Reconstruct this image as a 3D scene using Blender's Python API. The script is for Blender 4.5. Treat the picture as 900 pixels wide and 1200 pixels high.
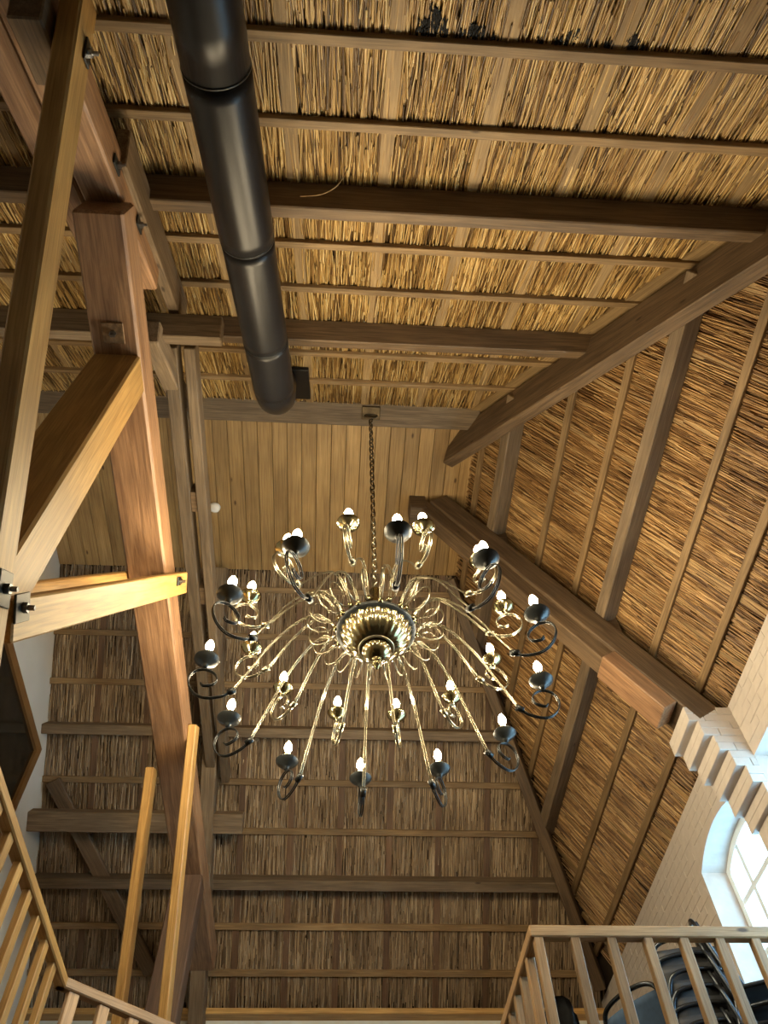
import bpy, bmesh, math, random
import numpy as np
from mathutils import Vector, Matrix

random.seed(7)
rng = np.random.default_rng(7)
for o in list(bpy.data.objects):
    bpy.data.objects.remove(o)
scene = bpy.context.scene
COL = scene.collection

# ------------------------------------------------------------------ camera
# all coordinates below are metres measured from the camera's foot point in x, y
# and from eye level in z; EYE lifts them so that the ground floor is z = 0
EYE = 1.6
F_PX = 910.0
PITCH, YAW, ROLL = math.radians(56.80), math.radians(5.556), math.radians(-2.691)


def cam_axes():
    p, yw, r = PITCH, YAW, ROLL
    fwd = np.array([math.sin(yw) * math.cos(p), math.cos(yw) * math.cos(p), math.sin(p)])
    rt = np.array([math.cos(yw), -math.sin(yw), 0.0])
    up = np.cross(rt, fwd)
    r2 = rt * math.cos(r) + up * math.sin(r)
    u2 = -rt * math.sin(r) + up * math.cos(r)
    return r2, u2, fwd


RT, UP, FW = cam_axes()
cam_data = bpy.data.cameras.new('camera')
cam_data.sensor_fit = 'VERTICAL'
cam_data.sensor_height = 36.0
cam_data.lens = 36.0 * F_PX / 1200.0
cam_data.clip_start = 0.05
cam = bpy.data.objects.new('camera', cam_data)
COL.objects.link(cam)
cam.matrix_world = Matrix(((RT[0], UP[0], -FW[0], 0), (RT[1], UP[1], -FW[1], 0),
                           (RT[2], UP[2], -FW[2], EYE), (0, 0, 0, 1)))
scene.camera = cam

# ------------------------------------------------------------------ world, exposure
WORLD_STRENGTH = 15.0
BULB_STRENGTH = 470.0
world = bpy.data.worlds.new('overcast_sky')
scene.world = world
world.use_nodes = True
bg = world.node_tree.nodes['Background']
bg.inputs[0].default_value = (0.45, 0.76, 1.0, 1)
bg.inputs[1].default_value = WORLD_STRENGTH
vs = scene.view_settings
vs.view_transform = 'Standard'
vs.look = 'None'
vs.exposure = 0.0
vs.gamma = 1.0
vs.use_curve_mapping = False

# ------------------------------------------------------------------ geometry of the roof
A40 = math.radians(40.0)
C4, S4 = math.cos(A40), math.sin(A40)
AH = math.radians(58.5)
CH, SH = math.cos(AH), math.sin(AH)
ZC = 6.0            # plank ceiling above eye level
YN, YF = 3.03, 4.56  # near and far edge of the plank ceiling
XH = 1.05           # where the hip starts
XL, XR = -2.68, 2.56  # left wall, right wall
YB = 7.64           # far wall
YFRONT = -2.2
REED = -0.06        # reed surface, measured along the inward normal
NEAR = (Vector((0, YN, ZC)), Vector((0, C4, S4)), Vector((0, S4, -C4)))
FAR = (Vector((0, YF, ZC)), Vector((0, C4, -S4)), Vector((0, -S4, -C4)))
HIP = (Vector((XH, 0, ZC)), Vector((CH, 0, -SH)), Vector((-SH, 0, -CH)))


def PN(x, s, o):
    return NEAR[0] + Vector((x, 0, 0)) + NEAR[1] * s + NEAR[2] * o


def PF(x, s, o):
    return FAR[0] + Vector((x, 0, 0)) + FAR[1] * s + FAR[2] * o


def PH(y, s, o):
    return HIP[0] + Vector((0, y, 0)) + HIP[1] * s + HIP[2] * o


def ray(px, py):
    d = RT * ((px - 450) / F_PX) - UP * ((py - 600) / F_PX) + FW
    return Vector(d)


def onx(px, py, x):
    d = ray(px, py)
    return d * (x / d.x)


def onz(px, py, z):
    d = ray(px, py)
    return d * (z / d.z)


def onfar(px, py, o):
    d = ray(px, py)
    return d * ((FAR[2].dot(FAR[0]) + o) / FAR[2].dot(d))


# ------------------------------------------------------------------ materials
MATS = {}


def new_mat(name):
    m = bpy.data.materials.new(name)
    m.use_nodes = True
    nt = m.node_tree
    b = nt.nodes['Principled BSDF']
    MATS[name] = m
    return m, nt, b


def ramp_node(nt, stops):
    r = nt.nodes.new('ShaderNodeValToRGB')
    e = r.color_ramp.elements
    while len(e) < len(stops):
        e.new(0.5)
    for i, (p, c) in enumerate(stops):
        e[i].position = p
        e[i].color = (c[0], c[1], c[2], 1)
    return r


def wood(name, light, dark, rough=0.6, scale=1.0, bump=0.25):
    m, nt, b = new_mat(name)
    N, L = nt.nodes, nt.links
    tc = N.new('ShaderNodeTexCoord')
    oi = N.new('ShaderNodeObjectInfo')
    mul = N.new('ShaderNodeMath'); mul.operation = 'MULTIPLY'; mul.inputs[1].default_value = 37.0
    L.new(oi.outputs['Random'], mul.inputs[0])
    comb = N.new('ShaderNodeCombineXYZ')
    for i in range(3):
        L.new(mul.outputs[0], comb.inputs[i])
    add = N.new('ShaderNodeVectorMath'); add.operation = 'ADD'
    L.new(tc.outputs['Object'], add.inputs[0]); L.new(comb.outputs[0], add.inputs[1])
    mp = N.new('ShaderNodeMapping')
    mp.inputs['Scale'].default_value = (1.1 * scale, 16 * scale, 16 * scale)
    L.new(add.outputs[0], mp.inputs['Vector'])
    n1 = N.new('ShaderNodeTexNoise')
    n1.inputs['Scale'].default_value = 2.2; n1.inputs['Detail'].default_value = 7
    n1.inputs['Roughness'].default_value = 0.62; n1.inputs['Distortion'].default_value = 0.7
    L.new(mp.outputs[0], n1.inputs['Vector'])
    rp = ramp_node(nt, [(0.32, dark), (0.5, tuple((a + c) / 2 for a, c in zip(light, dark))), (0.66, light)])
    L.new(n1.outputs['Fac'], rp.inputs[0])
    # fine streaks along the grain
    mf = N.new('ShaderNodeMapping'); mf.inputs['Scale'].default_value = (2.5 * scale, 85 * scale, 85 * scale)
    L.new(add.outputs[0], mf.inputs['Vector'])
    nf = N.new('ShaderNodeTexNoise'); nf.inputs['Scale'].default_value = 1.6; nf.inputs['Detail'].default_value = 3
    L.new(mf.outputs[0], nf.inputs['Vector'])
    rf = ramp_node(nt, [(0.34, (0.74, 0.72, 0.7)), (0.56, (1.05, 1.05, 1.05))])
    L.new(nf.outputs['Fac'], rf.inputs[0])
    mfx = N.new('ShaderNodeMix'); mfx.data_type = 'RGBA'; mfx.blend_type = 'MULTIPLY'; mfx.inputs[0].default_value = 1.0
    L.new(rp.outputs[0], mfx.inputs[6]); L.new(rf.outputs[0], mfx.inputs[7])
    # broad weathering blotches
    n2 = N.new('ShaderNodeTexNoise'); n2.inputs['Scale'].default_value = 1.7; n2.inputs['Detail'].default_value = 3
    L.new(add.outputs[0], n2.inputs['Vector'])
    r2 = ramp_node(nt, [(0.3, (0.72, 0.7, 0.68)), (0.7, (1.12, 1.1, 1.06))])
    L.new(n2.outputs['Fac'], r2.inputs[0])
    mx = N.new('ShaderNodeMix'); mx.data_type = 'RGBA'; mx.blend_type = 'MULTIPLY'
    mx.inputs[0].default_value = 1.0
    L.new(mfx.outputs[2], mx.inputs[6]); L.new(r2.outputs[0], mx.inputs[7])
    # knots
    vo = N.new('ShaderNodeTexVoronoi'); vo.inputs['Scale'].default_value = 2.6
    mk = N.new('ShaderNodeMapping'); mk.inputs['Scale'].default_value = (0.8, 2.2, 2.2)
    L.new(add.outputs[0], mk.inputs['Vector']); L.new(mk.outputs[0], vo.inputs['Vector'])
    rk = ramp_node(nt, [(0.035, (0.25, 0.2, 0.17)), (0.075, (1, 1, 1))])
    L.new(vo.outputs['Distance'], rk.inputs[0])
    mx2 = N.new('ShaderNodeMix'); mx2.data_type = 'RGBA'; mx2.blend_type = 'MULTIPLY'
    mx2.inputs[0].default_value = 1.0
    L.new(mx.outputs[2], mx2.inputs[6]); L.new(rk.outputs[0], mx2.inputs[7])
    hs = N.new('ShaderNodeHueSaturation')
    mr = N.new('ShaderNodeMapRange'); mr.inputs[3].default_value = 0.82; mr.inputs[4].default_value = 1.15
    L.new(oi.outputs['Random'], mr.inputs[0]); L.new(mr.outputs[0], hs.inputs['Value'])
    L.new(mx2.outputs[2], hs.inputs['Color'])
    L.new(hs.outputs[0], b.inputs['Base Color'])
    b.inputs['Roughness'].default_value = rough
    bp = N.new('ShaderNodeBump'); bp.inputs['Strength'].default_value = bump; bp.inputs['Distance'].default_value = 0.01
    L.new(n1.outputs['Fac'], bp.inputs['Height']); L.new(bp.outputs[0], b.inputs['Normal'])
    return m


def reed_mat(name, stops, rough=0.5):
    m, nt, b = new_mat(name)
    N, L = nt.nodes, nt.links
    g = N.new('ShaderNodeNewGeometry')
    rp = ramp_node(nt, stops)
    L.new(g.outputs['Random Per Island'], rp.inputs[0])
    n = N.new('ShaderNodeTexNoise'); n.inputs['Scale'].default_value = 2.3; n.inputs['Detail'].default_value = 4
    tc = N.new('ShaderNodeTexCoord'); L.new(tc.outputs['Object'], n.inputs['Vector'])
    r2 = ramp_node(nt, [(0.3, (0.68, 0.64, 0.6)), (0.7, (1.15, 1.15, 1.12))])
    L.new(n.outputs['Fac'], r2.inputs[0])
    mx = N.new('ShaderNodeMix'); mx.data_type = 'RGBA'; mx.blend_type = 'MULTIPLY'; mx.inputs[0].default_value = 1
    L.new(rp.outputs[0], mx.inputs[6]); L.new(r2.outputs[0], mx.inputs[7])
    L.new(mx.outputs[2], b.inputs['Base Color'])
    b.inputs['Roughness'].default_value = rough
    return m


def plain(name, color, rough=0.6, metal=0.0, noise=0.0, nscale=6.0, bump=0.0, spec=0.5):
    m, nt, b = new_mat(name)
    N, L = nt.nodes, nt.links
    b.inputs['Roughness'].default_value = rough
    b.inputs['Metallic'].default_value = metal
    b.inputs['Specular IOR Level'].default_value = spec
    tc = N.new('ShaderNodeTexCoord')
    n = N.new('ShaderNodeTexNoise'); n.inputs['Scale'].default_value = nscale; n.inputs['Detail'].default_value = 5
    L.new(tc.outputs['Object'], n.inputs['Vector'])
    k = noise
    rp = ramp_node(nt, [(0.3, tuple(c * (1 - k) for c in color)), (0.7, tuple(min(1, c * (1 + k * 0.6)) for c in color))])
    L.new(n.outputs['Fac'], rp.inputs[0]); L.new(rp.outputs[0], b.inputs['Base Color'])
    if bump:
        bp = N.new('ShaderNodeBump'); bp.inputs['Strength'].default_value = bump; bp.inputs['Distance'].default_value = 0.01
        L.new(n.outputs['Fac'], bp.inputs['Height']); L.new(bp.outputs[0], b.inputs['Normal'])
    return m


wood('honey_wood', (0.53, 0.33, 0.115), (0.33, 0.185, 0.055), 0.5, 1.0, 0.15)
wood('red_pine', (0.315, 0.185, 0.10), (0.15, 0.08, 0.042), 0.55)
wood('shaded_pine', (0.11, 0.062, 0.036), (0.06, 0.032, 0.02), 0.65)  # far truss post: the shade it stands in is put into the wood colour
wood('old_oak', (0.17, 0.112, 0.062), (0.075, 0.048, 0.026), 0.65)
wood('grey_oak', (0.22, 0.16, 0.10), (0.11, 0.078, 0.047), 0.7)
wood('batten_wood', (0.30, 0.20, 0.098), (0.17, 0.11, 0.052), 0.65)
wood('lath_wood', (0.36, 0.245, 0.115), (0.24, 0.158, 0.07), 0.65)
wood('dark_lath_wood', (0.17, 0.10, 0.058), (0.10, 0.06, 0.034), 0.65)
wood('plank_wood', (0.43, 0.285, 0.125), (0.31, 0.195, 0.078), 0.55, 0.7, 0.1)
wood('rail_wood', (0.46, 0.31, 0.17), (0.32, 0.21, 0.11), 0.5, 1.2, 0.1)
reed_mat('reed_gold', [(0.0, (0.06, 0.03, 0.01)), (0.24, (0.23, 0.13, 0.042)), (0.6, (0.48, 0.305, 0.105)), (1.0, (0.70, 0.52, 0.25))], 0.42)  # one kind of reed; the three tones put each slope's light into colour
reed_mat('reed_amber', [(0.0, (0.085, 0.04, 0.016)), (0.3, (0.22, 0.12, 0.046)), (0.7, (0.42, 0.245, 0.098)), (1.0, (0.62, 0.43, 0.21))], 0.42)
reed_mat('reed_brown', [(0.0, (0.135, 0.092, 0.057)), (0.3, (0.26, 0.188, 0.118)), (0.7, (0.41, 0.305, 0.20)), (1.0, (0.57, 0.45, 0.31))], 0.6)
plain('reed_backing', (0.035, 0.02, 0.01), 0.9, noise=0.4)
plain('mould', (0.008, 0.008, 0.009), 0.95, noise=0.3)
plain('white_plaster', (0.62, 0.61, 0.57), 0.75, noise=0.06, nscale=3, bump=0.08)
plain('painted_brick', (0.49, 0.445, 0.41), 0.6, noise=0.08, nscale=14, bump=0.25)
plain('floor_stone', (0.14, 0.115, 0.09), 0.6, noise=0.2, nscale=2)
plain('brass', (0.27, 0.235, 0.13), 0.2, 1.0, noise=0.25, nscale=9)
plain('pale_brass', (0.27, 0.245, 0.175), 0.3, 1.0, noise=0.2, nscale=9)
plain('black_iron', (0.022, 0.026, 0.028), 0.38, 0.5, noise=0.3, nscale=20)
plain('chain_iron', (0.10, 0.075, 0.045), 0.4, 0.9, noise=0.4, nscale=20)
plain('flue_black', (0.008, 0.008, 0.009), 0.36, 0.0, noise=0.35, nscale=4, spec=0.2)
plain('seam_silver', (0.45, 0.45, 0.43), 0.35, 0.9)
plain('bolt_steel', (0.30, 0.31, 0.33), 0.35, 1.0, noise=0.3, nscale=30)
plain('rust_plate', (0.24, 0.15, 0.075), 0.7, 0.3, noise=0.6, nscale=40)
plain('candle_cream', (0.72, 0.6, 0.36), 0.45)
plain('window_white', (0.72, 0.8, 0.83), 0.4)
plain('white_plastic', (0.8, 0.8, 0.78), 0.35)
plain('dark_glass', (0.012, 0.013, 0.012), 0.12, 0.0)
plain('brown_frame', (0.20, 0.10, 0.03), 0.5, noise=0.2)
plain('chair_tube', (0.05, 0.06, 0.075), 0.25, 0.8, noise=0.2)
plain('chair_seat', (0.02, 0.024, 0.03), 0.55, noise=0.2)
plain('blue_fabric', (0.05, 0.10, 0.19), 0.85, noise=0.2, nscale=30)
plain('black_cloth', (0.012, 0.014, 0.018), 0.9, noise=0.3, nscale=20, bump=0.3)

m, nt, b = new_mat('bulb_glow')
em = nt.nodes.new('ShaderNodeEmission')
em.inputs[0].default_value = (1.0, 0.80, 0.50, 1)
em.inputs[1].default_value = BULB_STRENGTH
nt.links.new(em.outputs[0], nt.nodes['Material Output'].inputs[0])

m, nt, b = new_mat('window_glass')
tr = nt.nodes.new('ShaderNodeBsdfTransparent'); tr.inputs[0].default_value = (0.93, 0.97, 0.98, 1)
gl = nt.nodes.new('ShaderNodeBsdfGlossy'); gl.inputs['Roughness'].default_value = 0.03
ms = nt.nodes.new('ShaderNodeMixShader'); ms.inputs[0].default_value = 0.07
nt.links.new(tr.outputs[0], ms.inputs[1]); nt.links.new(gl.outputs[0], ms.inputs[2])
nt.links.new(ms.outputs[0], nt.nodes['Material Output'].inputs[0])


# ------------------------------------------------------------------ object helpers
LIFT = Vector((0, 0, EYE))


def wm(o):
    return wm(o.parent) @ o.matrix_parent_inverse @ o.matrix_basis if o.parent else o.matrix_basis.copy()


def put(o, parent=None, matrix=None):
    """link an object; matrix is its place in the eye-level frame"""
    COL.objects.link(o)
    M = Matrix.Translation(LIFT) @ (matrix if matrix is not None else Matrix.Identity(4))
    if parent is not None:
        o.parent = parent
        o.matrix_basis = wm(parent).inverted() @ M
    else:
        o.matrix_basis = M
    return o


def tag(o, label=None, cat=None, group=None, kind=None):
    if label: o['label'] = label
    if cat: o['category'] = cat
    if group: o['group'] = group
    if kind: o['kind'] = kind
    return o


def thing(name, label, cat, loc=(0, 0, 0), group=None, matrix=None):
    o = bpy.data.objects.new(name, None)
    o.empty_display_size = 0.1
    put(o, None, matrix if matrix is not None else Matrix.Translation(Vector(loc)))
    return tag(o, label, cat, group)


def mesh_from(bm, name, mat, smooth=False):
    me = bpy.data.meshes.new(name)
    bm.normal_update()
    bm.to_mesh(me); bm.free()
    me.materials.append(MATS[mat])
    if smooth:
        me.polygons.foreach_set('use_smooth', [True] * len(me.polygons))
    return me


def obj(name, me, parent=None, matrix=None):
    return put(bpy.data.objects.new(name, me), parent, matrix)


def box_bm(bm, a, c):
    """axis-aligned box between two corners"""
    v = [bm.verts.new((x, y, z)) for x in (a[0], c[0]) for y in (a[1], c[1]) for z in (a[2], c[2])]
    for f in ((0, 1, 3, 2), (4, 6, 7, 5), (0, 4, 5, 1), (2, 3, 7, 6), (0, 2, 6, 4), (1, 5, 7, 3)):
        bm.faces.new([v[i] for i in f])
    return v


def frame(p0, p1, up):
    x = (p1 - p0).normalized()
    z = (up - x * up.dot(x)).normalized()
    y = z.cross(x)
    M = Matrix((x, y, z)).transposed().to_4x4()
    M.translation = p0
    return M


def beam(name, p0, p1, w, h, up, mat, parent=None, bev=0.006, taper=None):
    """timber from p0 to p1; w across, h along up; section centred on the line"""
    p0, p1, up = Vector(p0), Vector(p1), Vector(up)
    Lg = (p1 - p0).length
    bm = bmesh.new()
    box_bm(bm, (0, -w / 2, -h / 2), (Lg, w / 2, h / 2))
    if taper:
        for v in bm.verts:
            if v.co.x > Lg / 2:
                v.co.z *= taper
    if bev:
        bmesh.ops.bevel(bm, geom=bm.edges[:], offset=bev, segments=1, affect='EDGES')
    bmesh.ops.recalc_face_normals(bm, faces=bm.faces[:])
    return obj(name, mesh_from(bm, name, mat), parent, frame(p0, p1, up))


def boxes(name, lst, mat, parent=None, bev=0.0):
    bm = bmesh.new()
    for a, c in lst:
        box_bm(bm, a, c)
    bmesh.ops.recalc_face_normals(bm, faces=bm.faces[:])
    if bev:
        bmesh.ops.bevel(bm, geom=bm.edges[:], offset=bev, segments=1, affect='EDGES')
    return obj(name, mesh_from(bm, name, mat), parent)


def prism(name, pts, depth_vec, mat, parent=None):
    """extrude a flat polygon (list of Vectors) by depth_vec"""
    bm = bmesh.new()
    a = [bm.verts.new(p) for p in pts]
    c = [bm.verts.new(Vector(p) + Vector(depth_vec)) for p in pts]
    bm.faces.new(a); bm.faces.new(c[::-1])
    n = len(pts)
    for i in range(n):
        bm.faces.new((a[i], c[i], c[(i + 1) % n], a[(i + 1) % n]))
    bmesh.ops.recalc_face_normals(bm, faces=bm.faces[:])
    return obj(name, mesh_from(bm, name, mat), parent)


def smooth_path(pts, n=6):
    pts = [Vector(p) for p in pts]
    out = []
    P = [pts[0] * 2 - pts[1]] + pts + [pts[-1] * 2 - pts[-2]]
    for i in range(1, len(P) - 2):
        p0, p1, p2, p3 = P[i - 1], P[i], P[i + 1], P[i + 2]
        for k in range(n):
            t = k / n
            out.append(0.5 * ((2 * p1) + (p2 - p0) * t + (2 * p0 - 5 * p1 + 4 * p2 - p3) * t * t
                              + (3 * p1 - p0 - 3 * p2 + p3) * t ** 3))
    out.append(pts[-1])
    return out


def tube_bm(bm, path, r, sides=6, closed=False, side=None):
    """sweep a round rod; r may be a list"""
    n = len(path)
    rings = []
    ref = Vector(side) if side is not None else None
    prev = None
    for i, p in enumerate(path):
        if closed:
            d = path[(i + 1) % n] - path[i - 1]
        else:
            d = path[min(i + 1, n - 1)] - path[max(i - 1, 0)]
        d.normalize()
        if ref is not None:
            u = ref
        elif prev is None:
            u = d.orthogonal().normalized()
        else:
            u = (prev - d * prev.dot(d)).normalized()
        u = (u - d * u.dot(d)).normalized()
        prev = u
        w = d.cross(u)
        rr = r[i] if isinstance(r, (list, tuple)) else r
        rings.append([bm.verts.new(p + (u * math.cos(a) + w * math.sin(a)) * rr)
                      for a in (2 * math.pi * k / sides for k in range(sides))])
    m = n if closed else n - 1
    for i in range(m):
        A, B = rings[i], rings[(i + 1) % n]
        for k in range(sides):
            bm.faces.new((A[k], A[(k + 1) % sides], B[(k + 1) % sides], B[k]))
    if not closed:
        bm.faces.new(rings[0][::-1]); bm.faces.new(rings[-1])


def lathe_bm(bm, prof, sides=24, c=(0, 0, 0), flute=0, depth=0.0):
    """prof: list of (r, z); closes at r = 0"""
    rings = []
    for r, z in prof:
        if r < 1e-6:
            rings.append([bm.verts.new((c[0], c[1], c[2] + z))])
        else:
            ring = []
            for k in range(sides):
                a = 2 * math.pi * k / sides
                rr = r * (1 + depth * (abs(math.cos(flute * a / 2)) - 1) * min(1, max(0, (r - .11) / .06))) if flute else r
                ring.append(bm.verts.new((c[0] + rr * math.cos(a), c[1] + rr * math.sin(a), c[2] + z)))
            rings.append(ring)
    for A, B in zip(rings, rings[1:]):
        for k in range(sides):
            k2 = (k + 1) % sides
            if len(A) == 1 and len(B) == 1: break
            if len(A) == 1: bm.faces.new((A[0], B[k2], B[k]))
            elif len(B) == 1: bm.faces.new((A[k], A[k2], B[0]))
            else: bm.faces.new((A[k], A[k2], B[k2], B[k]))
    bmesh.ops.recalc_face_normals(bm, faces=bm.faces[:])


# ------------------------------------------------------------------ the shell
tag(boxes('floor', [((-3.2, -3.0, -1.75), (3.2, 8.2, -1.6))], 'floor_stone'), kind='structure')
DEPTH = 0.36
# far wall, left wall, front wall behind the camera
tag(boxes('wall_back', [((XL - .3, YB, -1.6), (XR + DEPTH, YB + .3, 3.36))], 'white_plaster'), kind='structure')
bm = bmesh.new()
lp = [(YFRONT, -1.6), (YB, -1.6), (YB, 3.62), (YF, ZC + .3), (YN, ZC + .3), (YFRONT, 1.86)]
wl = prism('wall_left', [Vector((XL, y, z)) for y, z in lp], (-0.25, 0, 0), 'white_plaster')
bm.free()
tag(wl, kind='structure')
tag(boxes('wall_front', [((XL - .25, YFRONT - .3, -1.6), (XR + DEPTH, YFRONT, 1.7))], 'white_plaster'), kind='structure')
# right wall with an arched window and a square-headed window nearer the camera
WT = 3.50
ARC_Y0, ARC_Y1, ARC_Z, ARC_RISE, SILL = 4.02, 4.885, 3.07, 0.11, 1.75


def arch_z(y):
    h = (ARC_Y1 - ARC_Y0) / 2
    Rr = (h * h + ARC_RISE ** 2) / (2 * ARC_RISE)
    d = y - (ARC_Y0 + h)
    return ARC_Z + math.sqrt(max(Rr * Rr - d * d, 0)) - (Rr - ARC_RISE)


NY0, NY1, NZ0, NZ1 = 2.35, 3.70, 1.6, 3.10
wr = [((XR, YFRONT, -1.6), (XR + DEPTH, NY0, WT)), ((XR, NY0, NZ1), (XR + DEPTH, NY1, WT)), ((XR, NY0, -1.6), (XR + DEPTH, NY1, NZ0)),
      ((XR, NY1, -1.6), (XR + DEPTH, ARC_Y0, WT)), ((XR, ARC_Y0, -1.6), (XR + DEPTH, ARC_Y1, SILL)), ((XR, ARC_Y1, -1.6), (XR + DEPTH, YB, WT))]
NSEG = 14
bm = bmesh.new()
for a, c in wr:
    box_bm(bm, a, c)
for i in range(NSEG):
    y0 = ARC_Y0 + (ARC_Y1 - ARC_Y0) * i / NSEG
    y1 = ARC_Y0 + (ARC_Y1 - ARC_Y0) * (i + 1) / NSEG
    v = box_bm(bm, (XR, y0, 0), (XR + DEPTH, y1, WT))
    for q in v:
        if q.co.z < 1:
            q.co.z = arch_z(q.co.y)
bmesh.ops.recalc_face_normals(bm, faces=bm.faces[:])
wall_r = tag(obj('wall_right', mesh_from(bm, 'wall_right', 'painted_brick')), kind='structure')

# single bricks standing slightly proud under the paint
BL, BH, BP = 0.207, 0.058, 0.0016
bm = bmesh.new()
v = box_bm(bm, (-BP, -BL / 2, -BH / 2), (0.004, BL / 2, BH / 2))
for q in v:
    if q.co.x < 0:
        q.co.y *= 0.975; q.co.z *= 0.88
bmesh.ops.recalc_face_normals(bm, faces=bm.faces[:])
brick_me = mesh_from(bm, 'brick', 'painted_brick')
nb = 0


def lay_brick(y, z):
    global nb
    if nb >= 300:
        return
    M = Matrix.Translation((XR - random.uniform(0, .003), y, z)) @ Matrix.Rotation(random.uniform(-.02, .02), 4, 'X') @ Matrix.Rotation(random.uniform(-.012, .012), 4, 'Z')
    obj('brick', brick_me, wall_r, M)
    nb += 1


row = 0
z = WT - 0.035
while z > 1.98:
    off = 0.11 if row % 2 else 0.0
    y = ARC_Y1 + 0.12 + off
    while y < YB - 0.1:
        lay_brick(y, z)
        y += 0.221
    if z > 3.24:
        y = 4.18 + off
        while y < ARC_Y1 + 0.02:
            lay_brick(y, z); y += 0.221
    if z > 3.13:
        y = 2.48 + off
        while y < 3.60:
            lay_brick(y, z); y += 0.221
    row += 1
    z -= 0.065

# ------------------------------------------------------------------ roof slopes: backing, reeds, battens, laths
SN0, SN1 = -6.83, 0.22      # near slope extent
SF1 = 4.04                  # far slope extent
TH_X = S4 / C4 / math.tan(AH)


def hip_x(run):             # x of the hip line at a horizontal distance run from the ceiling edge
    return XH + run * TH_X


def slope_obj(name, pts, nrm):
    o = prism(name, pts, nrm * -0.08, 'reed_backing')
    return tag(o, kind='structure')


BO = REED - 0.035
near_pts = []
for x, s in ((XL - .1, SN0), (XR + .3, SN0), (XR + .3, -(XR - .1 - XH) / TH_X / C4), (XH + .3, 0.0), (XH + .3, SN1), (XL - .1, SN1)):
    near_pts.append(PN(x, s, BO))
ceil_front = slope_obj('ceiling_front', near_pts, NEAR[2])
far_pts = []
for x, s in ((XL - .1, -0.2), (XH + .3, -0.2), (XH + .3, 0), (hip_x(SF1 * C4 + .1) + .3, SF1 + .3), (XL - .1, SF1 + .3)):
    far_pts.append(PF(x, s, BO))
ceil_back = slope_obj('ceiling_back', far_pts, FAR[2])
SH1 = (XR + .05 - XH) / CH


def hip_y(s):               # y range of the hip at slope distance s
    run = s * CH / TH_X
    return YN - run, YF + run


hip_pts = []
for s in (-0.1, SH1):
    y0, y1 = hip_y(max(s, 0))
    hip_pts.append((y0, y1, s))
ceil_hip = slope_obj('ceiling_hip', [PH(hip_pts[0][0] - .3, -0.1, BO), PH(hip_pts[0][1] + .3, -0.1, BO), PH(hip_pts[1][1] + .3, SH1 + .1, BO), PH(hip_pts[1][0] - .3, SH1 + .1, BO)], HIP[2])


def reeds(name, parent, P, axis_u, nrm, n, u_rng, s_rng, inside, mat, dia=(0.008, 0.014), length=(0.3, 0.7), tilt=0.05, thick=0.035):
    """n single stalks as three-sided rods lying in a slope"""
    u = rng.uniform(*u_rng, n); s = rng.uniform(*s_rng, n)
    Lh = rng.uniform(*length, n) / 2
    tl = rng.normal(0, tilt, n)
    keep = np.array([inside(a, c - l) and inside(a, c + l) for a, c, l in zip(u, s, Lh)])
    u, s, Lh, tl = u[keep], s[keep], Lh[keep], tl[keep]
    n = len(u)
    r = rng.uniform(*dia, n) / 2
    o = REED - rng.uniform(0, thick, n)
    pitch = rng.normal(0, 0.012, n)
    e0 = np.array(P(0, 0, 0)); eu = np.array(P(1, 0, 0)) - e0; es = np.array(P(0, 1, 0)) - e0; en = np.array(P(0, 0, 1)) - e0
    verts = np.zeros((n, 6, 3))
    ph = rng.uniform(0, 6.28, n)
    for e, sg in ((0, -1), (1, 1)):
        cu = u + sg * Lh * np.sin(tl); cs = s + sg * Lh * np.cos(tl); co = o + sg * Lh * pitch
        for k in range(3):
            a = ph + k * 2 * math.pi / 3
            verts[:, e * 3 + k, :] = (e0 + np.outer(cu + r * np.cos(a), eu) + np.outer(cs, es) + np.outer(co + r * np.sin(a), en))
    base = np.arange(n)[:, None] * 6
    quads = np.concatenate([base + np.array(q) for q in ((0, 1, 4, 3), (1, 2, 5, 4), (2, 0, 3, 5))], axis=1).reshape(-1)
    me = bpy.data.meshes.new(name)
    me.vertices.add(n * 6); me.vertices.foreach_set('co', verts.reshape(-1))
    me.loops.add(len(quads)); me.loops.foreach_set('vertex_index', quads.astype(np.int32))
    npoly = len(quads) // 4
    me.polygons.add(npoly); me.polygons.foreach_set('loop_start', np.arange(npoly, dtype=np.int32) * 4)
    me.update(calc_edges=True)
    me.materials.append(MATS[mat])
    return tag(obj(name, me, parent), kind='stuff')


def in_near(x, s):
    if s > 0.12 or s < SN0: return False
    return XL - .05 < x < min(hip_x(max(-s, 0) * C4) + 0.04, XR + .05)


def in_far(x, s):
    if s < -0.05 or s > SF1 + .12: return False
    return XL - .05 < x < hip_x(max(s, 0) * C4) + 0.04


def in_hip(y, s):
    if s < -0.08 or s > SH1: return False
    a, c = hip_y(max(s, 0))
    return a - .04 < y < c + .04


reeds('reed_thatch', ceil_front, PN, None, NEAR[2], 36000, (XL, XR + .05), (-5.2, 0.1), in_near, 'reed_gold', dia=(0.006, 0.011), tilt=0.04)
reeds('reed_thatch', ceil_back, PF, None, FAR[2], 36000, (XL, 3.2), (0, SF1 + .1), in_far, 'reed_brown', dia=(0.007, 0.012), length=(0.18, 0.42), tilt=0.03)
reeds('reed_thatch', ceil_hip, PH, None, HIP[2], 38000, (0, YB), (0, SH1), in_hip, 'reed_amber', dia=(0.006, 0.011), tilt=0.05)
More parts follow.
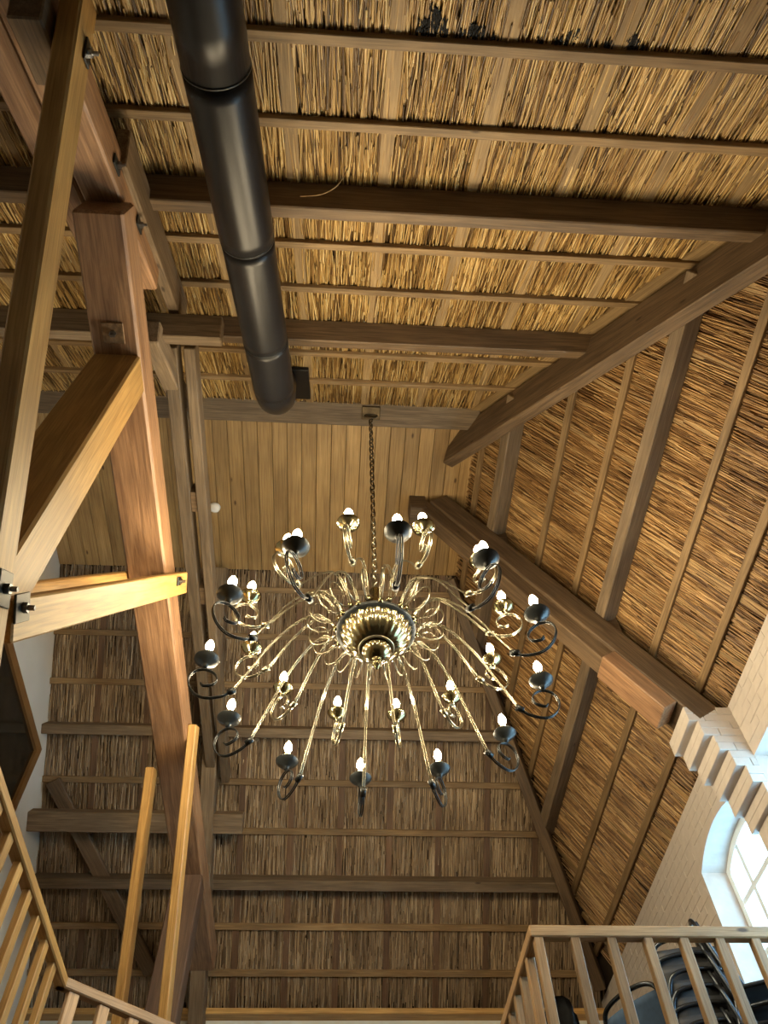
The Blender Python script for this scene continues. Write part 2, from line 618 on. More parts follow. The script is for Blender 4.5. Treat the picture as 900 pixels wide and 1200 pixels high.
# blackened stalk ends above the first batten
mould = reeds('mouldy_reed_ends', ceil_front, PN, None, NEAR[2], 2600, (0.2, 1.25), (-3.92, -3.79),
              lambda x, s: -3.80 - 0.035 - 0.035 * math.sin(x * 31) - (0.07 if 0.27 < x < 0.36 else 0) < s < -3.77 and (0.22 < x < 0.58 or 0.72 < x < 1.17) and math.sin(x * 47) + math.sin(x * 83) > -0.9,
              'mould', length=(0.012, 0.04), tilt=0.35, thick=0.01)

# laths along the slope
for k in range(-6, 6):
    x = 0.15 + 0.449 * k
    if XL < x < XR:
        top = 0.0 if x < XH else -(x - XH) / TH_X / C4
        bot = -5.2
        if top - bot > 0.2:
            beam('lath', PN(x, bot, REED - 0.005), PN(x, top, REED - 0.005), 0.062, 0.012, NEAR[2], 'lath_wood', ceil_front, 0)
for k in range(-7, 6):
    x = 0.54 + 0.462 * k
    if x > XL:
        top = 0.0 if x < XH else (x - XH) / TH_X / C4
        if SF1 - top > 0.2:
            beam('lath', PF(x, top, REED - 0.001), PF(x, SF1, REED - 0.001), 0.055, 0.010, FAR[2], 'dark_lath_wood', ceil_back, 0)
for k in range(-4, 13):
    y = 1.64 + 0.447 * k
    run = max(YN - y, y - YF, 0) * TH_X / CH
    if SH1 - run > 0.2:
        beam('lath', PH(y, max(run, -.05), REED - 0.010), PH(y, SH1, REED - 0.010), 0.062, 0.012, HIP[2], 'lath_wood', ceil_hip, 0)

# boards that close the reeds off along the hips
Lr = 3.9
for k in range(3):
    f0, f1 = k / 3, (k + 1) / 3
    beam('hip_board', PN(hip_x(f0 * Lr * C4) - .05, -f0 * Lr, REED - .001), PN(hip_x(f1 * Lr * C4) - .05, -f1 * Lr, REED - .001), 0.15, 0.02, NEAR[2], 'lath_wood', ceil_front, 0)
# battens across the slopes
BW, BD = 0.055, 0.03
for s in (-4.66, -4.22, -3.76, -3.315, -2.425, -1.987, -1.165, -0.725):
    xe = min(hip_x(-s * C4), XR)
    beam('batten', PN(XL, s, REED + BD / 2 - .003), PN(xe, s, REED + BD / 2 - .003), BW, BD, NEAR[2], 'batten_wood', ceil_front, 0.003)
for s in (0.24, 0.685, 1.14, 2.03, 2.47, 3.31, 3.71):
    xe = hip_x(s * C4)
    beam('batten', PF(XL, s, REED + BD / 2 - .003), PF(xe, s, REED + BD / 2 - .003), BW, BD, FAR[2], 'batten_wood' if s < 3 else 'batten_wood', ceil_back, 0.003)
for s in (0.17, 1.04, 1.47, 2.265, 2.67):
    y0, y1 = hip_y(s)
    beam('batten', PH(y0, s, REED + BD / 2 - .003), PH(y1, s, REED + BD / 2 - .003), BW, BD, HIP[2], 'batten_wood', ceil_hip, 0.003)

# plank ceiling between the slopes
ceil_flat = tag(boxes('ceiling', [((XL - .1, YN - .15, ZC + .03), (XH + .4, YF + .15, ZC + .09))], 'reed_backing'), kind='structure')
x = XL
pw = 0.128
while x < XH + 0.06:
    w = min(pw, XH + 0.10 - x)
    dz = random.uniform(0, .006)
    beam('plank', (x + w / 2, YN - .12, ZC + .012 + dz), (x + w / 2, YF + .07, ZC + .012 + dz), w - 0.004, 0.022, (0, 0, 1), 'plank_wood', ceil_flat, 0.003)
    x += pw
# wall plate under the far eave
tag(beam('trim_1', (XL, YB - .06, 3.37), (XR, YB - .06, 3.37), 0.14, 0.05, (0, 0, 1), 'honey_wood', None), kind='structure')

# ------------------------------------------------------------------ purlins
PWD, PDP = 0.09, 0.155


def purlin(P, u0, u1, s, nrm, label, mat='old_oak', o_mid=None, w=PWD, d=PDP):
    om = REED + d / 2 - 0.003 if o_mid is None else o_mid
    o = beam('roof_purlin', P(u0, s, om), P(u1, s, om), w, d, nrm, mat, None)
    return tag(o, label, 'beam', 'roof purlins')


purlin(PN, XL, XR, -2.865, NEAR[2], 'long dark purlin under the golden reed slope, the one farther from the plank ceiling')
purlin(PN, XL, hip_x(1.55 * C4), -1.55, NEAR[2], 'dark purlin under the golden reed slope, passing just above the open end of the flue')
tag(beam('roof_purlin', (XL, 2.855, 5.95), (hip_x(0.22 * C4) - .02, 2.855, 5.95), 0.21, 0.20, (0, 0, 1), 'grey_oak'),
    'pale brown purlin along the plank ceiling edge that carries the chandelier chain', 'beam', 'roof purlins')
purlin(PF, XL, hip_x(1.56 * C4), 1.56, FAR[2], 'grey purlin on the far brown reed slope, the upper of the two thick ones', 'grey_oak')
purlin(PF, XL, hip_x(2.92 * C4), 2.905, FAR[2], 'grey purlin on the far brown reed slope, the lower of the two thick ones', 'grey_oak')
for s, txt in ((0.56, 'short purlin on the hip slope close to the plank ceiling'), (1.84, 'long purlin across the middle of the amber reed hip slope')):
    y0, y1 = hip_y(s)
    purlin(PH, y0, y1, s, HIP[2], txt, 'grey_oak')
# purlins of the left bay that overshoot the truss and end free
purlin(PN, XL, -0.74, -2.08, NEAR[2], 'sawn-off purlin crossing the truss beside the black flue pipe', 'grey_oak', 0.33, 0.10, 0.15)
purlin(PF, XL, -0.80, 2.33, FAR[2], 'sawn-off grey purlin crossing the truss low on the far reed slope', 'grey_oak', 0.2, 0.17, 0.12)
# flat wind brace on the far slope
a = onfar(62, 915, 0.0); c = onfar(178, 1140, 0.0)
tag(beam('wind_brace', a, c, 0.13, 0.05, FAR[2], 'old_oak'), 'dark diagonal wind brace across the far reed slope beside the white wall', 'beam')

# ------------------------------------------------------------------ hip rafters
def hip_rafter(apex, foot, w, h, drop, label):
    apex, foot = Vector(apex), Vector(foot)
    dz = Vector((0, 0, -drop))
    o = beam('hip_rafter', foot + dz, apex + dz, w, h, (0, 0, 1), 'old_oak')
    return tag(o, label, 'beam')


run = 2.72
hip_rafter((XH - 0.11, YN + 0.21, ZC + 0.18), (hip_x(run), YN - run, ZC - run * S4 / C4), 0.10, 0.31, 0.175, 'dark hip rafter between the golden and the amber reed slopes')
run = 2.80
hip_rafter((XH - 0.0, YF - 0.0, ZC + 0.0), (hip_x(run), YF + run, ZC - run * S4 / C4), 0.10, 0.16, 0.14, 'dark hip rafter between the far brown slope and the amber hip slope')

# principal rafter under the hip, resting on the brick corbel
pr = thing('principal_rafter', 'doubled principal rafter under the hip slope, its foot on the white brick corbel', 'beam', (2.3, 3.85, 3.5))
OT = 0.09
s_foot = (2.42 - XH) / CH
beam('upper_timber', PH(3.82, -0.06, OT + .095), PH(3.82, s_foot + .28, OT + .095), 0.24, 0.19, HIP[2], 'old_oak', pr)
beam('lower_timber', PH(3.80, -0.16, OT + .25), PH(3.80, s_foot - .10, OT + .25), 0.15, 0.12, HIP[2], 'old_oak', pr)
beam('lower_timber', PH(3.80, s_foot - .45, OT + .255), PH(3.80, s_foot + .10, OT + .255), 0.20, 0.125, HIP[2], 'red_pine', pr)
boxes('ridge_block', [((.60, 3.72, 5.80), (.745, 3.90, 6.01))], 'old_oak', pr, 0.006)
for s in (0.56, 1.84):     # wedges that keep the purlins from sliding
    prism('wedge_block', [PH(3.76, s + .045, OT), PH(3.76, s + .30, OT), PH(3.76, s + .045, OT - .15)], (0, .14, 0), 'old_oak', pr)

# ------------------------------------------------------------------ the truss on the left
tr_ = thing('roof_truss', 'timber roof truss with red tie beam, honey-coloured post and braces', 'truss', (-1.09, 1.54, -1.6))
TX0, TX1 = -1.20, -0.98
TXM, TW = -1.09, 0.22
beam('tie_beam', (TXM, 0.80, 3.60), (TXM, 7.10, 3.60), TW, 0.20, (0, 0, 1), 'red_pine', tr_, 0.012)
beam('post', (TXM, 1.54, -1.6), (TXM, 1.54, 3.505), 0.19, TW, (1, 0, 0), 'honey_wood', tr_, 0.01)
beam('post', (TXM, 5.75, -1.6), (TXM, 5.75, 3.505), 0.20, TW, (1, 0, 0), 'shaded_pine', tr_, 0.01)
# near principal rafter: lower red part, weathered upper part
beam('rafter', PN(-1.11, -5.9, .25), PN(-1.11, -2.50, .25), 0.17, 0.19, NEAR[2], 'red_pine', tr_, 0.01)
beam('rafter', PN(-1.29, -5.9, .22), PN(-1.29, -2.7, .22), 0.13, 0.16, NEAR[2], 'red_pine', tr_, 0.01)
beam('rafter', PN(-1.12, -2.2, .42), PN(-1.12, -0.75, .42), 0.10, 0.14, NEAR[2], 'grey_oak', tr_, 0.008)
beam('purlin_cleat', PN(-1.06, -4.22, .40), PN(-1.06, -3.95, .40), 0.11, 0.13, NEAR[2], 'old_oak', tr_, 0.006)
beam('purlin_cleat', PN(-1.03, -3.3, .13), PN(-1.03, -1.90, .13), 0.06, 0.20, NEAR[2], 'grey_oak', tr_, 0.006)
# far principal rafter
beam('rafter', PF(-1.12, 0.05, .19), PF(-1.12, 4.3, .19), 0.13, 0.19, FAR[2], 'grey_oak', tr_, 0.008)
# collar planks
for xc, w in ((-1.105, 0.085), (-0.985, 0.07)):
    beam('collar_beam', (xc, 1.84, 4.67), (xc, 6.0, 4.67), w, 0.14, (0, 0, 1), 'grey_oak', tr_, 0.006)
for y in (2.9, 3.75, 4.6):
    boxes('spacer_block', [((-1.06, y, 4.62), (-1.02, y + .16, 4.74))], 'old_oak', tr_)
# long brace from the near rafter down to the post
beam('brace', (-0.958, 0.03, 3.22), (-0.958, 1.82, 1.195), 0.076, 0.14, (0, .75, .66), 'honey_wood', tr_, 0.008)
# paired braces clasping post and tie beam, near side and far side
for xb in (-0.952, -1.235):
    beam('brace', (xb, 1.52, 1.70), (xb, 2.975, 3.715), 0.06, 0.127, (0, -.81, .59), 'honey_wood', tr_, 0.006)
    beam('brace', (xb, 5.80, 1.20), (xb, 4.13 if xb > -1 else 4.42, 3.625 if xb > -1 else 3.5), 0.055, 0.14, (0, 1, 1), 'honey_wood', tr_, 0.006)


def plate_mesh(w, h, mat, name):
    bm = bmesh.new()
    box_bm(bm, (-w / 2, -h / 2, 0), (w / 2, h / 2, 0.008))
    bmesh.ops.bevel(bm, geom=bm.edges[:], offset=0.002, segments=1, affect='EDGES')
    return mesh_from(bm, name, mat)


bm = bmesh.new()
lathe_bm(bm, [(0, 0), (0.016, 0), (0.016, 0.016), (0.008, 0.016), (0.008, 0.035), (0, 0.035)], 6)
nut_me = mesh_from(bm, 'nut', 'bolt_steel')
pl_me = plate_mesh(0.085, 0.10, 'black_iron', 'bolt_plate')
pls_me = plate_mesh(0.05, 0.09, 'black_iron', 'bolt_plate')
rust_me = plate_mesh(0.10, 0.10, 'rust_plate', 'bolt_plate')


def bolt_plate(p, nrm, upv, me):
    p, nrm, upv = Vector(p), Vector(nrm).normalized(), Vector(upv)
    y = (upv - nrm * upv.dot(nrm)).normalized()
    M = Matrix((y.cross(nrm), y, nrm)).transposed().to_4x4()
    M.translation = p
    o = obj('bolt_plate', me, tr_, M)
    obj('nut', nut_me, o, M @ Matrix.Translation((0, 0, 0.006)))


xs = -0.921
bolt_plate(onx(24, 712, xs), (1, 0, 0), (0, .57, .82), pl_me)
bolt_plate(onx(209, 681, xs), (1, 0, 0), (0, .57, .82), pls_me)
bolt_plate(onx(3, 690, -0.919), (1, 0, 0), (0, -.66, .75), pl_me)
bolt_plate(onx(101, 62, -0.919), (1, 0, 0), (0, -.66, .75), pls_me)
bolt_plate((TXM, 1.34, 3.50), (0, 0, -1), (0, 1, 0), rust_me)
for s in (-3.35, -2.95):
    bolt_plate(PN(-1.024, s, .27), (1, 0, 0), NEAR[1], pls_me)

# ------------------------------------------------------------------ chandelier
CX, CY, CZ0 = 0.205, 2.88, 3.20
ch = thing('chandelier', 'large brass chandelier with two tiers of twelve scrolled arms hanging on a chain', 'chandelier', (CX, CY, CZ0))
CM = Matrix.Translation((CX, CY, CZ0))
bm = bmesh.new()
lathe_bm(bm, [(0.0, -0.115), (0.09, -0.125), (0.13, -0.105), (0.175, -0.06), (0.20, -0.005), (0.20, 0.01), (0.10, 0.02), (0, 0.02)], 96, flute=24, depth=0.06)
obj('bowl', mesh_from(bm, 'bowl', 'brass', True), ch, CM)
bm = bmesh.new()
lathe_bm(bm, [(0.19, -0.004), (0.215, 0.0), (0.222, 0.012), (0.215, 0.024), (0.19, 0.028)], 48)
obj('rim', mesh_from(bm, 'rim', 'black_iron', True), ch, CM)
bm = bmesh.new()
lathe_bm(bm, [(0.0, -0.205), (0.03, -0.20), (0.06, -0.18), (0.078, -0.15), (0.082, -0.125), (0, -0.115)], 40)
o = obj('lower_cup', mesh_from(bm, 'lower_cup', 'brass', True), ch, CM)
bm = bmesh.new()
lathe_bm(bm, [(0.078, -0.122), (0.095, -0.128), (0.099, -0.118), (0.095, -0.108), (0.078, -0.112)], 40)
obj('cup_ring', mesh_from(bm, 'cup_ring', 'pale_brass', True), o, CM)
bm = bmesh.new()
lathe_bm(bm, [(0, -0.275), (0.006, -0.272), (0.012, -0.258), (0.024, -0.245), (0.026, -0.232), (0.018, -0.216), (0.022, -0.205), (0.03, -0.198), (0, -0.195)], 20)
obj('finial', mesh_from(bm, 'finial', 'brass', True), ch, CM)
bm = bmesh.new()
lathe_bm(bm, [(0, 0.015), (0.15, 0.02), (0.16, 0.05), (0.08, 0.085), (0.035, 0.11), (0.05, 0.17), (0.06, 0.22), (0.03, 0.28), (0.02, 0.33), (0.034, 0.36), (0.02, 0.39), (0, 0.395)], 32)
obj('stem', mesh_from(bm, 'stem', 'brass', True), ch, CM)
# chain
bm = bmesh.new()
lw, lh, lr = 0.0165, 0.022, 0.0055
path = []
for k in range(16):
    a = 2 * math.pi * k / 16
    path.append(Vector((lw * math.cos(a), 0, lh * math.sin(a) + (0.012 if math.sin(a) > 0 else -0.012))))
tube_bm(bm, path, lr, 6, True, side=(0, 1, 0))
iron_link = mesh_from(bm, 'chain_link', 'chain_iron', True)
brass_link = iron_link.copy(); brass_link.materials.clear(); brass_link.materials.append(MATS['pale_brass'])
CHAIN_TOP = 5.83
zz = CZ0 + 0.41
k = 0
while zz < CHAIN_TOP - 0.02:
    M = Matrix.Translation((CX, CY, zz)) @ Matrix.Rotation(math.radians(45 + 90 * (k % 2) + random.uniform(-8, 8)), 4, 'Z')
    obj('chain_link', brass_link if zz < 4.35 else iron_link, ch, M)
    zz += 0.059
    k += 1
hook_p = Vector((CX, CY - 0.03, CHAIN_TOP + 0.06))
mp_ = boxes('mounting_plate', [((CX - .075, CY - .11, 5.832), (CX + .075, CY + .01, 5.852))], 'chain_iron', ch, 0.004)
bm = bmesh.new()
tube_bm(bm, [Vector((CX + .05 * math.cos(t), CY - .03, 5.838 + .045 * math.sin(t))) for t in np.linspace(math.pi, 2 * math.pi, 12)], 0.009, 8)
obj('hook', mesh_from(bm, 'hook', 'chain_iron', True), mp_)

BULB_PROF = [(0, 0.0), (0.012, 0.0), (0.016, 0.008), (0.021, 0.02), (0.0225, 0.032), (0.02, 0.047), (0.013, 0.063), (0.005, 0.076), (0, 0.08)]


def arm_set(low, scroll, petal, pan, pan_r, pan_mat, scroll_mat, sleeve_h):
    """meshes of one arm in its own radial plane (x outwards, z up from the bowl rim)"""
    def rods(pts, r, gap, n=6):
        bm = bmesh.new()
        p = smooth_path([Vector((a, 0, c)) for a, c in pts], n)
        for sg in (-1, 1):
            tube_bm(bm, [q + Vector((0, sg * gap, 0)) for q in p], r, 6, side=(0, 1, 0))
        return bm
    out = {}
    out['arm'] = mesh_from(rods(low, 0.0036, 0.0055), 'arm', 'pale_brass', True)
    out['scroll'] = mesh_from(rods(scroll, 0.0042, 0.0052), 'scroll', scroll_mat, True)
    bm = bmesh.new()
    p = smooth_path([Vector((a, 0, c)) for a, c in petal], 5)
    tube_bm(bm, p, [0.0047] * len(p), 6, side=(0, 1, 0))
    out['petal_loop'] = mesh_from(bm, 'petal_loop', 'pale_brass', True)
    bm = bmesh.new()
    lathe_bm(bm, [(0, -.018), (.012, -.015), (.018, 0), (.012, .015), (0, .018)], 12, (low[0][0], 0, low[0][1]))
    out['ball_joint'] = mesh_from(bm, 'ball_joint', 'brass', True)
    bm = bmesh.new()
    lathe_bm(bm, [(0, -0.034), (0.012, -0.03), (0.014, -0.018), (0.022, -0.010), (pan_r * .72, 0.006), (pan_r, 0.026), (pan_r * 1.02, 0.030), (pan_r * .98, 0.031), (pan_r * .7, 0.014), (0, 0.010)], 28, (pan[0], 0, pan[1]))
    out['drip_pan'] = mesh_from(bm, 'drip_pan', pan_mat, True)
    bm = bmesh.new()
    lathe_bm(bm, [(0, 0.008), (0.022, 0.008), (0.022, 0.014), (0.0165, 0.018), (0.0165, 0.014 + sleeve_h), (0, 0.014 + sleeve_h)], 16, (pan[0], 0, pan[1]))
    out['candle_sleeve'] = mesh_from(bm, 'candle_sleeve', 'candle_cream', True)
    bm = bmesh.new()
    lathe_bm(bm, BULB_PROF, 14, (pan[0], 0, pan[1] + 0.013 + sleeve_h))
    out['bulb'] = mesh_from(bm, 'bulb', 'bulb_glow', True)
    bm = bmesh.new()
    q = scroll[0]
    tube_bm(bm, [Vector((q[0] - .02, 0, q[1] + .008)), Vector((q[0] + .02, 0, q[1] - .008))], 0.0165, 10)
    out['arm_collar'] = mesh_from(bm, 'arm_collar', scroll_mat, True)
    return out


def rel(pts):
    return [(a, c - CZ0) for a, c in pts]


PETAL = rel([(.225, 3.235), (.25, 3.205), (.298, 3.185), (.35, 3.198), (.378, 3.25), (.368, 3.305), (.325, 3.33), (.285, 3.31), (.27, 3.27)])
low_arm = arm_set(rel([(.222, 3.22), (.255, 3.275), (.31, 3.305), (.38, 3.298), (.47, 3.205), (.56, 3.06), (.64, 2.885), (.705, 2.745), (.745, 2.69)]),
                  rel([(.72, 2.715), (.765, 2.678), (.845, 2.664), (.905, 2.70), (.938, 2.77), (.922, 2.83), (.872, 2.852), (.82, 2.828), (.800, 2.785), (.818, 2.752), (.858, 2.742), (.876, 2.757)]),
                  PETAL, (0.872, 2.895 - CZ0), 0.064, 'black_iron', 'black_iron', 0.08)
up_arm = arm_set(rel([(.215, 3.245), (.245, 3.33), (.30, 3.395), (.36, 3.395), (.44, 3.31), (.51, 3.21), (.58, 3.09), (.635, 3.038)]),
                 rel([(.61, 3.058), (.655, 3.025), (.715, 3.018), (.765, 3.05), (.787, 3.10), (.765, 3.158), (.712, 3.182), (.665, 3.155), (.655, 3.115), (.68, 3.088), (.715, 3.095)]),
                 PETAL, (0.712, 3.218 - CZ0), 0.058, 'brass', 'pale_brass', 0.07)
for tier, (S, ph) in enumerate(((low_arm, 3.0), (up_arm, 17.0))):
    for k in range(12):
        M = CM @ Matrix.Rotation(math.radians(ph + 30 * k + random.uniform(-1.5, 1.5)), 4, 'Z')
        a = obj('arm', S['arm'], ch, M)
        for nm in ('scroll', 'petal_loop', 'ball_joint', 'drip_pan', 'candle_sleeve', 'bulb', 'arm_collar'):
            obj(nm, S[nm], a, M)

# ------------------------------------------------------------------ flue pipe
fp = thing('flue_pipe', 'shiny black flue pipe running up under the golden reed slope', 'pipe', (-0.5, 1.0, 3.2))
D = Vector((0.021, 0.811, 0.584)).normalized()
U = Vector((-0.216, -0.567, 0.795)).normalized()
DP, PR = 2.40, 0.1175
S_END = 4.06
P_at = lambda s: U * DP + D * s


def cyl(name, p0, p1, r, mat, parent, sides=40):
    bm = bmesh.new()
    Lg = (p1 - p0).length
    n = 12
    tube_bm(bm, [Vector((Lg * i / n, 0, 0)) for i in range(n + 1)], r, sides, side=(0, 0, 1))
    return obj(name, mesh_from(bm, name, mat, True), parent, frame(p0, p1, Vector((0, 0, 1))))


cuts = [-1.3, 0.55, 1.62, 2.80, 3.62, S_END]
# seams seen in the photo sit at these picture rows
def s_for_row(py):
    best, bs = 1e9, 0
    for i in range(0, 600):
        s = -1 + i * 0.01
        q = P_at(s)
        d = q.dot(Vector(FW))
        if d < .1: continue
        yy = 600 - F_PX * q.dot(Vector(UP)) / d
        if abs(yy - py) < best:
            best, bs = abs(yy - py), s
    return bs


cuts = [s_for_row(40) - 2.2, s_for_row(76), s_for_row(277), s_for_row(397), s_for_row(452)]
S_END = cuts[-1]
for i, (a, c) in enumerate(zip(cuts, cuts[1:])):
    sec = cyl('pipe_section', P_at(a), P_at(c + .01), PR + (0.0015 if i % 2 else 0), 'flue_black', fp)
    if i < 3:
        bm = bmesh.new()
        tube_bm(bm, [P_at(c - .004), P_at(c + .004)], PR + 0.002, 40)
        obj('seam', mesh_from(bm, 'seam', 'black_iron', True), sec)
# elbow that turns the pipe out through the roof
e0 = P_at(S_END)
pc = PN(-0.51, -0.68, REED)
R1 = (pc - e0)
bm = bmesh.new()
path = smooth_path([e0 - D * .02, e0 + D * .06, e0 + D * .12 + R1 * .05, e0 + D * .14 + R1 * .16], 5)
path += [path[-1].lerp(pc, k / 5) for k in range(1, 6)]
tube_bm(bm, path, PR, 40)
obj('elbow', mesh_from(bm, 'elbow', 'flue_black', True), fp)
beam('roof_plate', pc - NEAR[1] * .25 + NEAR[2] * .02, pc + NEAR[1] * .25 + NEAR[2] * .02, 0.44, 0.03, NEAR[2], 'flue_black', fp, 0.004)

# ------------------------------------------------------------------ brick corbel
cb = thing('brick_corbel', 'white painted stepped brick corbel carrying the principal rafter beside the arched window', 'corbel', (XR, 3.87, 2.8))
for i in range(12):
    z1 = 3.485 - i * 0.0575
    x0 = 2.25 + (i // 2) * 0.055
    xe = XR + 0.01
    cuts_ = [x0]
    stepx = 0.21 if i % 2 == 0 else 0.11
    while cuts_[-1] + stepx < xe - 0.03:
        cuts_.append(cuts_[-1] + stepx); stepx = 0.21
    cuts_.append(xe)
    for a, c in zip(cuts_, cuts_[1:]):
        j = random.uniform(-.002, .002)
        beam('brick', (a + .0015, 3.875 + j, z1 - .0285), (c - .0015, 3.875 + j, z1 - .0285), 0.35, 0.0565, (0, 0, 1), 'painted_brick', cb, 0.003)

# ------------------------------------------------------------------ windows
XG = 2.76
w1 = bpy.data.objects.new('window_1', None); put(w1, None, Matrix.Translation((XG, 4.45, SILL)))
tag(w1, kind='structure')
ys = [ARC_Y1 - .005 - (ARC_Y1 - ARC_Y0 - .01) * i / 12 for i in range(13)]
bm = bmesh.new()
out_path = [(ARC_Y1 - .005, SILL)] + [(y, arch_z(y)) for y in ys] + [(ARC_Y0 + .005, SILL)]
in_path = [(ARC_Y1 - .055, SILL + .05)] + [(min(max(y, ARC_Y0 + .055), ARC_Y1 - .055), arch_z(y) - .055) for y in ys] + [(ARC_Y0 + .055, SILL + .05)]
n = len(out_path)
vo = [[bm.verts.new((xx, y, z)) for y, z in pth] for xx in (XG - .025, XG + .03) for pth in (out_path, in_path)]
for i in range(n):
    j = (i + 1) % n
    bm.faces.new((vo[0][i], vo[0][j], vo[1][j], vo[1][i]))
    bm.faces.new((vo[2][i], vo[3][i], vo[3][j], vo[2][j]))
    bm.faces.new((vo[1][i], vo[1][j], vo[3][j], vo[3][i]))
    bm.faces.new((vo[0][i], vo[2][i], vo[2][j], vo[0][j]))
bmesh.ops.recalc_face_normals(bm, faces=bm.faces[:])
obj('window_frame', mesh_from(bm, 'window_frame', 'window_white'), w1)
for y in (4.63, 4.30):
    boxes('glazing_bar', [((XG - .018, y - .019, SILL + .03), (XG + .018, y + .019, arch_z(y) - .03))], 'window_white', w1)
zb = [2.83, 2.50, 2.15]
for z in zb:
    boxes('glazing_bar', [((XG - .016, ARC_Y0 + .03, z - .019), (XG + .016, ARC_Y1 - .03, z + .019))], 'window_white', w1)
yb_ = [ARC_Y1 - .045, 4.63, 4.30, ARC_Y0 + .045]
zl = [SILL + .05, 2.15, 2.50, 2.83, None]
for y1, y0 in zip(yb_, yb_[1:]):
    for z0, z1 in zip(zl, zl[1:]):
        if z1 is None:
            prism('pane', [Vector((XG, y0, z0)), Vector((XG, y1, z0)), Vector((XG, y1, arch_z(y1) - .045)), Vector((XG, (y0 + y1) / 2, arch_z((y0 + y1) / 2) - .04)), Vector((XG, y0, arch_z(y0) - .045))], (.004, 0, 0), 'window_glass', w1)
        else:
            boxes('pane', [((XG, y0, z0), (XG + .004, y1, z1))], 'window_glass', w1)
w2 = bpy.data.objects.new('window_2', None); put(w2, None, Matrix.Translation((XG, 3.0, NZ0)))
tag(w2, kind='structure')
boxes('window_frame', [((XG - .02, NY0, NZ0), (XG + .03, NY0 + .05, NZ1)), ((XG - .02, NY1 - .05, NZ0), (XG + .03, NY1, NZ1)),
                       ((XG - .02, NY0 + .05, NZ0), (XG + .03, NY1 - .05, NZ0 + .05)), ((XG - .02, NY0 + .05, NZ1 - .05), (XG + .03, NY1 - .05, NZ1))], 'window_white', w2)
for y in (2.8, 3.25):
    boxes('glazing_bar', [((XG - .016, y - .013, NZ0 + .05), (XG + .016, y + .013, NZ1 - .05))], 'window_white', w2)
for z in (2.1, 2.6):
    boxes('glazing_bar', [((XG - .014, NY0 + .05, z - .013), (XG + .014, NY1 - .05, z + .013))], 'window_white', w2)
for y0, y1 in ((NY0 + .05, 2.8), (2.8, 3.25), (3.25, NY1 - .05)):
    for z0, z1 in ((NZ0 + .05, 2.1), (2.1, 2.6), (2.6, NZ1 - .05)):
        boxes('pane', [((XG, y0, z0), (XG + .004, y1, z1))], 'window_glass', w2)
# dark inner window in the left wall
w3 = bpy.data.objects.new('window_3', None); put(w3, None, Matrix.Translation((XL, 4.9, 3.3)))
tag(w3, kind='structure')
WY0, WY1, WZ0, WZ1 = 3.9, 5.81, 3.3, 4.79
boxes('window_frame', [((XL - .01, WY0, WZ1 - .09), (XL + .035, WY1, WZ1)), ((XL - .01, WY0, WZ0), (XL + .035, WY1, WZ0 + .09)),
                       ((XL - .01, WY1 - .09, WZ0 + .09), (XL + .035, WY1, WZ1 - .09)), ((XL - .01, WY0, WZ0 + .09), (XL + .035, WY0 + .09, WZ1 - .09))], 'brown_frame', w3)
boxes('pane', [((XL - .005, WY0 + .09, WZ0 + .09), (XL + .01, WY1 - .09, WZ1 - .09))], 'dark_glass', w3)

# ------------------------------------------------------------------ lofts and railings
FL = 0.95
tag(boxes('floor_loft', [((XL, 0.9, FL - .2), (-1.27, YB, FL)), ((-1.27, 4.6, FL - .2), (-0.75, YB, FL))], 'rail_wood'), kind='structure')
tag(boxes('floor_balcony', [((0.96, 3.56, FL - .2), (XR, YB, FL))], 'rail_wood'), kind='structure')


def railing(name, label, runs, ztop, hand_w, hand_h, balw, bald, first=0.0):
    """runs: list of (start, end, spacing, offset, closing newel)"""
    t = thing(name, label, 'railing', (runs[0][0][0], runs[0][0][1], FL))
    for (a, c, sp, off, mat) in runs:
        A, Cc = Vector((a[0], a[1], 0)), Vector((c[0], c[1], 0))
        d = (Cc - A).normalized()
        beam('handrail', A - d * hand_w / 2 + Vector((0, 0, ztop - hand_h / 2)), Cc + d * hand_w / 2 + Vector((0, 0, ztop - hand_h / 2)), hand_w, hand_h, (0, 0, 1), mat, t, 0.006)
        Lg = (Cc - A).length
        s = off
        while s < Lg - .02:
            q = A + d * s
            beam('baluster', q + Vector((0, 0, FL)), q + Vector((0, 0, ztop - hand_h + .004)), balw, bald, d, mat, t, 0.003)
            s += sp
    return t


railing('loft_railing', 'honey wood loft railing with a diagonal corner beside the timber truss',
        [((-1.275, 1.1), (-1.275, 4.03), 0.197, 0.155, 'honey_wood'), ((-1.275, 4.03), (-0.35, 4.955), 0.18, 0.075, 'rail_wood')], 1.955, 0.055, 0.05, 0.030, 0.06)
railing('balcony_railing', 'pale wood balcony railing in front of the stacked chairs',
        [((0.955, 3.56), (XR, 3.56), 0.171, 0.01, 'rail_wood'), ((0.955, 3.60), (0.955, YB), 0.180, 0.135, 'rail_wood')], 1.955, 0.055, 0.055, 0.042, 0.042)

